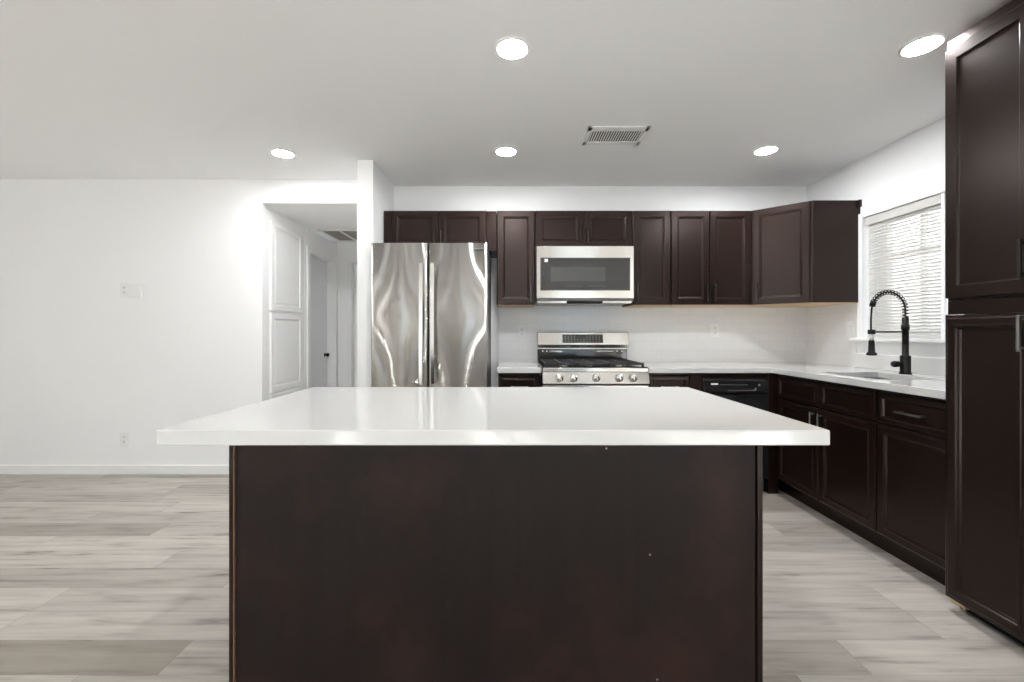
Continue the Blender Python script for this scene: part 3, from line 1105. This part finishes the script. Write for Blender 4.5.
# small embossed mark near the top of the right door
MB().box(-0.262, -0.182, FRY - 0.0075, FRY + 0.004, 1.768, 1.776).build('badge', 'greymark', dR)
dF = curved_door(FRX0, FRX1, 0.085, 0.695, 0.004, 0.014).build('freezer_drawer', 'fridge', fr)
m = MB().box(FRX0 + 0.14, FRX1 - 0.14, FRY - 0.052, FRY - 0.036, 0.606, 0.632, 0.003)
for x in (FRX0 + 0.17, FRX1 - 0.17):
    m.box(x - 0.012, x + 0.012, FRY - 0.042, FRY + 0.002, 0.609, 0.629)
m.build('handle', 'steel_bright', dF)

# ------------------------------------------------------------------ gas range
RX0, RX1 = 0.234, 0.992
RYF = 3.065
rg = thing('gas_range', 'stainless gas stove with five knobs and black grates under the microwave', 'stove', ((RX0 + RX1) / 2, 3.4, 0))
MB().box(RX0 + 0.002, RX1 - 0.002, RYF + 0.04, YB - 0.02, 0.06, 0.895, 0.003).build('body', 'dark_side', rg)
for fx in (RX0 + 0.05, RX1 - 0.05):
    for fy in (RYF + 0.1, YB - 0.08):
        MB().lathe((fx, fy, 0), Z, [(0.018, 0), (0.018, 0.062)], 12).build('foot', 'black', rg)
# cooktop: black pan with a rounded steel front lip
MB().box(RX0, RX1, RYF + 0.03, 3.63, 0.893, 0.922, 0.004).build('cooktop', 'enamel', rg)
MB().box(RX0, RX1, RYF + 0.002, RYF + 0.035, 0.886, 0.918, 0.006, 3).build('front_lip', 'steel', rg)
# sloping control panel
poly = [(RYF + 0.006, 0.887), (RYF - 0.018, 0.806), (RYF + 0.05, 0.800), (RYF + 0.05, 0.887)]
cp = MB().prism(poly, RX0 + 0.001, RX1 - 0.001, 'x').build('control_panel', 'steel', rg, 0.002)
nrm = Vector((0, -0.081, 0.024)).normalized()
for px in (559.6, 573.8, 596.5, 619.5, 633.5):
    kx = (px - 510) / FPX * (RYF - 0.02)
    kc = Vector((kx, RYF - 0.0065, 0.8455))
    k = MB().lathe(kc, nrm, [(0.029, -0.002), (0.029, 0.004), (0.026, 0.007), (0.024, 0.030), (0.021, 0.034), (0, 0.035)], 28).build('knob', 'steel_bright', rg)
    up = Vector((0, 0.024, 0.081)).normalized()
    a = math.radians(random.uniform(-8, 8))
    u2 = up * math.cos(a) + X * math.sin(a)
    MB().obox(kc, u2, u2.cross(nrm).normalized(), nrm, (-0.019, 0.022), (-0.0045, 0.0045), (0.030, 0.041), 0.0015).build('grip', 'chrome', k)
# oven door
od = MB().box(RX0 + 0.003, RX1 - 0.003, RYF + 0.0, RYF + 0.04, 0.225, 0.793, 0.005).build('oven_door', 'steel', rg)
MB().box(RX0 + 0.12, RX1 - 0.12, RYF - 0.002, RYF + 0.004, 0.33, 0.66, 0.004).build('window', 'blackglass', od)
m = MB().tube([(RX0 + 0.05, RYF - 0.045, 0.745), (RX1 - 0.05, RYF - 0.045, 0.745)], 0.012, 16)
for x in (RX0 + 0.08, RX1 - 0.08):
    m.tube([(x, RYF - 0.045, 0.745), (x, RYF + 0.002, 0.745)], 0.009, 12)
m.build('handle', 'steel_bright', od)
MB().box(RX0 + 0.003, RX1 - 0.003, RYF + 0.002, RYF + 0.04, 0.065, 0.217, 0.005).build('storage_drawer', 'steel', rg)
# backguard: black riser, dark slot, steel console with display
MB().box(RX0, RX1, 3.635, YB - 0.012, 0.90, 1.032, 0.003).build('backguard_riser', 'blackglass', rg)
m = MB()
poly = [(3.622, 1.040), (3.603, 1.068), (3.618, 1.168), (3.625, 1.174), (YB - 0.012, 1.174), (YB - 0.012, 1.030), (3.62, 1.030)]
m.prism(poly, RX0 - 0.002, RX1 + 0.006, 'x')
bgd = m.build('backguard_console', 'steel', rg, 0.002)
Wd_ = Vector((0, -0.128, 0.018)).normalized()
Ud = Vector((0, 0.018, 0.128)).normalized()
oc = Vector(((582.5 - 510) / 118.8, 3.6113, 1.12))
dsp = MB().obox(oc, X, Ud, Wd_, (-0.170, 0.170), (-0.037, 0.034), (-0.004, 0.003), 0.001).build('display', 'blackglass', bgd)
m = MB()
for r_ in range(4):
    for c_ in range(12):
        if 4 <= c_ <= 6 and r_ > 1:
            continue
        m.obox(oc, X, Ud, Wd_, (-0.152 + c_ * 0.026, -0.152 + c_ * 0.026 + 0.011), (-0.028 + r_ * 0.015, -0.028 + r_ * 0.015 + 0.005), (0.0028, 0.0036))
m.build('printed_keys', 'greymark', dsp)
# vent slots below the console with four bright studs
m = MB()
m.box(RX0 + 0.16, RX0 + 0.20, 3.628, 3.64, 1.006, 1.012)
m.box(RX0 + 0.10, RX0 + 0.21, 3.626, 3.638, 1.010, 1.016)
m.box(RX1 - 0.26, RX1 - 0.12, 3.626, 3.638, 1.010, 1.016)
m.build('trim_bar', 'steel', rg)
for x in (0.278, 0.312, 0.905, 0.945):
    MB().lathe((x, 3.637, 1.012), -Y, [(0.010, 0), (0.010, 0.006), (0.006, 0.010), (0, 0.010)], 14).build('stud', 'chrome', rg)
# burners
bpos = [(0.40, 3.24), (0.40, 3.49), (0.613, 3.37), (0.826, 3.24), (0.826, 3.49)]
for (bx, by) in bpos:
    b = MB().lathe((bx, by, 0.921), Z, [(0.05, 0), (0.05, 0.006), (0.036, 0.009), (0.036, 0.014), (0, 0.014)], 24).build('burner', 'steel', rg)
    MB().lathe((bx, by, 0.934), Z, [(0.032, 0), (0.034, 0.003), (0.03, 0.007), (0, 0.008)], 24).build('burner_cap', 'iron', b)
# three cast iron grates
gz = 0.948
for (g0, g1) in ((RX0 + 0.02, RX0 + 0.262), (RX0 + 0.268, RX1 - 0.268), (RX1 - 0.262, RX1 - 0.02)):
    m = MB()
    y0, y1 = RYF + 0.05, 3.615
    r_ = 0.007
    cm = (g0 + g1) / 2
    for x in (g0 + r_, cm, g1 - r_):
        m.box(x - 0.006, x + 0.006, y0, y1, gz - 0.014, gz, 0.002)
    for y in (y0 + 0.006, (y0 + y1) / 2, y1 - 0.006, y0 + 0.14, y1 - 0.14):
        m.box(g0, g1, y - 0.006, y + 0.006, gz - 0.014, gz, 0.002)
    for x in (g0 + 0.008, g1 - 0.008):
        for y in (y0 + 0.008, y1 - 0.008):
            m.box(x - 0.008, x + 0.008, y - 0.008, y + 0.008, 0.920, gz - 0.008, 0.002)
    m.build('grate', 'iron', rg)

# ------------------------------------------------------------------ microwave
MX0, MX1, MZ0, MZ1, MYF = 0.2035, 0.9635, 1.412, 1.842, 3.335
mw = thing('microwave', 'stainless over-the-range microwave with dark glass door', 'microwave', ((MX0 + MX1) / 2, 3.5, MZ0))
MB().box(MX0, MX1, MYF + 0.035, YB - BT - 0.001, MZ0 + 0.02, MZ1, 0.003).build('body', 'dark_side', mw)
# bevelled steel door frame
gx0_, gx1_, gz0_, gz1_ = 0.238, 0.928, 1.498, 1.747
m = MB()
o = Vector((MX1, MYF + 0.035, MZ0 + 0.022))
W_, H_ = MX1 - MX0, MZ1 - MZ0 - 0.022
R = []
for (l, r, b, t_, d) in ((0, 0, 0, 0, 0), (0, 0, 0, 0, 0.030), (0.004, 0.004, 0.004, 0.004, 0.035), (MX1 - gx1_ - 0.004, gx0_ - MX0 - 0.004, gz0_ - MZ0 - 0.026, MZ1 - gz1_ - 0.004, 0.035), (MX1 - gx1_, gx0_ - MX0, gz0_ - MZ0 - 0.022, MZ1 - gz1_, 0.028)):
    R.append([m.bm.verts.new(o + -X * a + Z * bb - Y * d) for a, bb in ((l, b), (W_ - r, b), (W_ - r, H_ - t_), (l, H_ - t_))])
m.bm.faces.new(R[0][::-1]); m.bm.faces.new(R[-1])
for a, b in zip(R, R[1:]):
    for k in range(4):
        m.bm.faces.new((a[k], a[(k + 1) % 4], b[(k + 1) % 4], b[k]))
bmesh.ops.recalc_face_normals(m.bm, faces=m.bm.faces)
md = m.build('door', 'steel', mw)
MB().box(gx0_ + 0.001, gx1_ - 0.001, MYF + 0.004, MYF + 0.008, gz0_ + 0.001, gz1_ - 0.001).build('window', 'blackglass', md)
MB().box(gx0_ + 0.08, gx1_ - 0.19, MYF + 0.0032, MYF + 0.0045, gz0_ + 0.07, gz1_ - 0.07).build('mesh_screen', 'screen', md)
MB().box(gx0_ + 0.030, gx0_ + 0.056, MYF + 0.002, MYF + 0.0045, gz1_ - 0.03, gz1_ - 0.006).build('sticker', 'plastic', md)['label'] = 'small white sticker'
m = MB()
for k in range(16):
    if k in (7, 8):
        continue
    m.box(gx0_ + 0.20 + 0.019 * k, gx0_ + 0.209 + 0.019 * k, MYF + 0.003, MYF + 0.0045, gz0_ + 0.030, gz0_ + 0.036)
m.build('printed_keys', 'greymark', md)
MB().box(MX0 + 0.004, MX1 - 0.004, MYF + 0.004, MYF + 0.04, MZ0 + 0.004, MZ0 + 0.021, 0.002).build('lower_grille', 'dark_side', mw)
MB().box(MX0 + 0.012, MX1 - 0.012, MYF + 0.03, YB - BT - 0.002, MZ0 - 0.012, MZ0 + 0.021, 0.002).build('underside', 'steel', mw)
MB().box(MX0 + 0.24, MX1 - 0.24, MYF + 0.025, MYF + 0.12, MZ0 - 0.013, MZ0 + 0.004, 0.002).build('vent_filter', 'black', mw)

# ------------------------------------------------------------------ dishwasher
dw = thing('dishwasher', 'slim black dishwasher under the counter by the corner', 'dishwasher', (1.634, 3.3, 0))
DX_0, DX_1 = 1.399, 1.869
MB().box(DX_0 + 0.003, DX_1 - 0.003, BYF + 0.04, YB - 0.06, 0.02, 0.835, 0.003).build('body', 'dark_side', dw)
dr = MB().box(DX_0, DX_1, BYF - 0.006, BYF + 0.04, 0.11, 0.722, 0.004).build('door', 'enamel', dw)
cpn = MB()
poly = [(BYF - 0.014, 0.735), (BYF - 0.014, 0.822), (BYF - 0.006, 0.832), (BYF + 0.04, 0.832), (BYF + 0.04, 0.724), (BYF - 0.002, 0.724)]
cpn.prism(poly, DX_0, DX_1, 'x')
cpo = cpn.build('control_panel', 'enamel', dw, 0.002)
MB().box(1.452, 1.502, BYF - 0.0155, BYF - 0.012, 0.792, 0.803).build('badge', 'plastic', cpo)['label'] = 'small white maker mark'
m = MB()
for k in range(11):
    m.box(1.515 + 0.019 * k, 1.524 + 0.019 * k, BYF - 0.0152, BYF - 0.012, 0.790, 0.795)
m.build('printed_keys', 'greymark', cpo)
m = MB()
m.box(1.575, 1.775, BYF - 0.019, BYF - 0.012, 0.748, 0.753, 0.001)
m.box(1.768, 1.778, BYF - 0.019, BYF - 0.012, 0.752, 0.770, 0.001)
m.build('latch_trim', 'steel', cpo)
MB().lathe((1.80, BYF - 0.013, 0.79), -Y, [(0.008, 0), (0.008, 0.003), (0, 0.003)], 14).build('button', 'greymark', cpo)
MB().box(DX_0 + 0.003, DX_1 - 0.003, BYF + 0.045, BYF + 0.06, 0.0, 0.105).build('kick_plate', 'black', dw)

# ------------------------------------------------------------------ pantry cabinet
PXF, PXC = 1.84, 1.861
PY0 = 1.177
pn = thing('pantry_cabinet', 'tall espresso pantry cabinet at the right end of the counter', 'cabinet', (2.2, 1.5, 0))
MB().box(PXC, XR - 0.001, PY0, PY - 0.001, 0.06, 1.30, 0.0015).build('lower_body', 'wood', pn)
MB().box(PXC, XR - 0.001, PY0, PY - 0.001, 1.301, 2.40, 0.0015).build('upper_body', 'wood', pn)
MB().box(PXC + 0.05, XR - 0.001, PY0 + 0.002, PY - 0.002, 0.0, 0.06).build('toe_kick', 'black', pn)
PROF_UP = [(0, 0), (0, 0.017), (0.003, 0.020), (0.048, 0.020), (0.053, 0.013), (0.056, 0.012)]
PROF_LOW = [(0, 0), (0, 0.010), (0.004, 0.013), (0.012, 0.0135), (0.014, 0.019), (0.020, 0.021), (0.042, 0.021), (0.044, 0.0245), (0.052, 0.0245), (0.056, 0.017), (0.062, 0.016), (0.066, 0.010)]
ym = (PY0 + PY) / 2
for (a, b, hy) in ((ym + 0.002, PY - 0.001, ym + 0.026), (PY0 + 0.003, ym - 0.002, ym - 0.026)):
    d = front('upper_door', pn, (PXC, a, 1.312), Y, Z, -X, b - a - (0.006 if b > ym + 0.1 else 0), 2.352 - 1.312, PROF_UP, 'wood')
    pull(d, (PXF + 0.001, hy, 1.312 + 0.12), Z, -X)
    d = front('lower_door', pn, (PXC, a, 0.052), Y, Z, -X, b - a, 1.243 - 0.052, PROF_LOW)
    pull(d, (PXF - 0.003, hy, 1.165), Z, -X, 0.13, mat='pull_light')
MB().box(PXC + 0.006, PXC + 0.03, 1.765, PY - 0.001, 0.03, 0.0595).build('toe_spacer', 'birch', pn)['label'] = 'bare pale wood strip under the door'

# shaded shoe moulding along the right toe kick
# ------------------------------------------------------------------ linen cabinet in the hallway
lc = thing('linen_cabinet', 'white built-in linen cabinet with stacked panel doors in the hallway', 'cabinet', (HX, 3.95, 0))
MB().box(HX - 0.35, HX - 0.004, LC0 + 0.001, LC1 - 0.001, 0.001, HZ - 0.021).build('body', 'trim', lc)
PROF_L = [(0, 0), (0, 0.016), (0.005, 0.019), (0.045, 0.019), (0.050, 0.010), (0.062, 0.008), (0.075, 0.014)]
for (z0, z1) in ((1.362, 2.13), (0.655, 1.340), (0.10, 0.635)):
    front('door', lc, (HX - 0.004, 3.675, z0), Y, Z, X, 0.545, z1 - z0, PROF_L, 'trim')

# ------------------------------------------------------------------ window blinds
def blind(label, y0, y1):
    r = thing('window_blind', label, 'blind', (XR + 0.025, (y0 + y1) / 2, WZ0), 'kitchen window blinds')
    xb = XR + 0.024
    MB().box(xb - 0.016, xb + 0.016, y0, y1, WZ1 - 0.034, WZ1 - 0.001, 0.002).build('headrail', 'slat', r)
    MB().box(xb - 0.022, xb - 0.017, y0, y1, WZ1 - 0.058, WZ1 - 0.001, 0.002).build('valance', 'slat', r)
    zb = WZ0 + 0.024
    MB().box(xb - 0.012, xb + 0.012, y0 + 0.004, y1 - 0.004, zb - 0.02, zb - 0.006, 0.002).build('bottom_rail', 'slat', r)
    n = 37
    top = WZ1 - 0.05
    step = (top - zb) / n
    tilt = math.radians(52)
    src = None
    for k in range(n):
        zc = zb + step * (k + 0.45)
        if src is None:
            m = MB()
            hw = 0.0125
            prof = []
            for q in range(5):
                u = -1 + q * 0.5
                a, b = u * hw, 0.0016 * (1 - u * u)
                prof.append((xb + a * math.cos(tilt) - b * math.sin(tilt), zc + a * math.sin(tilt) + b * math.cos(tilt)))
            th_ = 0.0006
            back = [(p[0] + math.sin(tilt) * th_, p[1] - math.cos(tilt) * th_) for p in reversed(prof)]
            m.prism(prof + back, y0 + 0.005, y1 - 0.005, 'y')
            src = m.build('slat', 'slat', r)
            z_first = zc
        else:
            s = src.copy()
            COL.objects.link(s)
            s.parent = r
            s.location = (0, 0, zc - z_first)
    m = MB()
    for f in (0.14, 0.5, 0.86):
        y = y0 + (y1 - y0) * f
        for dx in (-0.0135, 0.0135):
            m.tube([(xb + dx, y, zb - 0.01), (xb + dx, y, WZ1 - 0.03)], 0.0009, 5)
    m.build('ladder_cord', 'slat', r)
    return r


WYM = 2.5525
blind('white slatted window blind right behind the black faucet', WYM + 0.012, WY1 - 0.006)
blind('white slatted window blind half hidden behind the tall pantry', WY0 + 0.006, WYM - 0.012)
struct(MB().box(XR + 0.001, XR + 0.066, WYM - 0.009, WYM + 0.009, WZ0 + 0.001, WZ1).build('trim_1', 'trim'))

# ------------------------------------------------------------------ ceiling lamps and vents
lamp0 = None
LG = 'recessed ceiling lamps'
for (x, y, lab) in ((0.010, 1.922, 'round recessed lamp in the ceiling above the island, straight above its white top'),
                    (-0.028, 3.010, 'round recessed lamp in the ceiling near the fridge and left of the vent'),
                    (-1.606, 3.043, 'round recessed lamp in the ceiling before the hallway opening'),
                    (1.782, 2.994, 'round recessed lamp in the ceiling near the corner wall cabinet'),
                    (1.822, 1.902, 'round recessed lamp in the ceiling beside the tall pantry')):
    if lamp0 is None:
        lamp0 = thing('recessed_lamp', lab, 'ceiling light', (x, y, CEIL), LG)
        MB().lathe((x, y, CEIL), -Z, [(0.078, 0), (0.078, 0.004), (0.073, 0.008), (0.066, 0.008), (0.066, 0.0)], 48).build('trim_ring', 'plastic', lamp0)
        MB().lathe((x, y, CEIL), -Z, [(0.0655, 0), (0.0655, 0.0075), (0.055, 0.0085), (0, 0.0085)], 48).build('diffuser', 'lamp', lamp0)
    else:
        dup(lamp0, (x, y, CEIL), lab)

for (x, y, lab) in ((0.0, -0.9, 'unseen recessed lamp added to the living room ceiling on the right behind the camera'),  # unseen lamps, added behind the camera to brighten the room
                    (-2.4, -0.9, 'unseen recessed lamp added to the living room ceiling in the middle behind the camera'),
                    ):
    dup(lamp0, (x, y, CEIL), lab)

vt = thing('ceiling_vent', 'white louvered air vent in the kitchen ceiling', 'vent', (0.675, 2.772, CEIL))
vx0, vx1, vy0, vy1 = 0.485, 0.868, 2.645, 2.9
o = Vector((vx0, vy0, CEIL))
m = MB()
b_ = 0.026
m.box(vx0, vx1, vy0, vy0 + b_ + 0.03, CEIL - 0.008, CEIL, 0.002)
m.box(vx0, vx1, vy1 - b_ - 0.02, vy1, CEIL - 0.008, CEIL, 0.002)
m.box(vx0, vx0 + b_, vy0, vy1, CEIL - 0.008, CEIL, 0.002)
m.box(vx1 - b_, vx1, vy0, vy1, CEIL - 0.008, CEIL, 0.002)
m.build('frame', 'plastic', vt)
MB().box(vx0 + b_, vx1 - b_, vy0 + 0.056, vy1 - 0.046, CEIL - 0.0012, CEIL).build('backing', 'duct', vt)
nl = 21
for k in range(nl):
    x = vx0 + b_ + (vx1 - vx0 - 2 * b_) * (k + 0.5) / nl
    a = math.radians(24)
    MB().obox(Vector((x, vy0 + 0.056, CEIL - 0.0042)), Vector((math.cos(a), 0, math.sin(a))), Y, Vector((-math.sin(a), 0, math.cos(a))), (-0.0048, 0.0048), (0, vy1 - vy0 - 0.102), (-0.0008, 0.0008)).build('louver', 'plastic', vt)

hv = thing('return_air_grille', 'white framed return air grille with grey filter in the hallway ceiling', 'vent', (-1.66, 4.74, HZ))
hx0, hx1, hy0, hy1 = -2.0, -1.32, 4.46, 5.0
m = MB()
m.box(hx0, hx1, hy0, hy0 + 0.03, HZ - 0.012, HZ, 0.002)
m.box(hx0, hx1, hy1 - 0.03, hy1, HZ - 0.012, HZ, 0.002)
m.box(hx0, hx0 + 0.03, hy0, hy1, HZ - 0.012, HZ, 0.002)
m.box(hx1 - 0.03, hx1, hy0, hy1, HZ - 0.012, HZ, 0.002)
for x in (hx0 + 0.22, hx0 + 0.45):
    m.box(x - 0.012, x + 0.012, hy0 + 0.03, hy1 - 0.03, HZ - 0.011, HZ)
m.build('frame', 'plastic', hv)
MB().box(hx0 + 0.03, hx1 - 0.03, hy0 + 0.03, hy1 - 0.03, HZ - 0.004, HZ).build('filter', 'filter', hv)
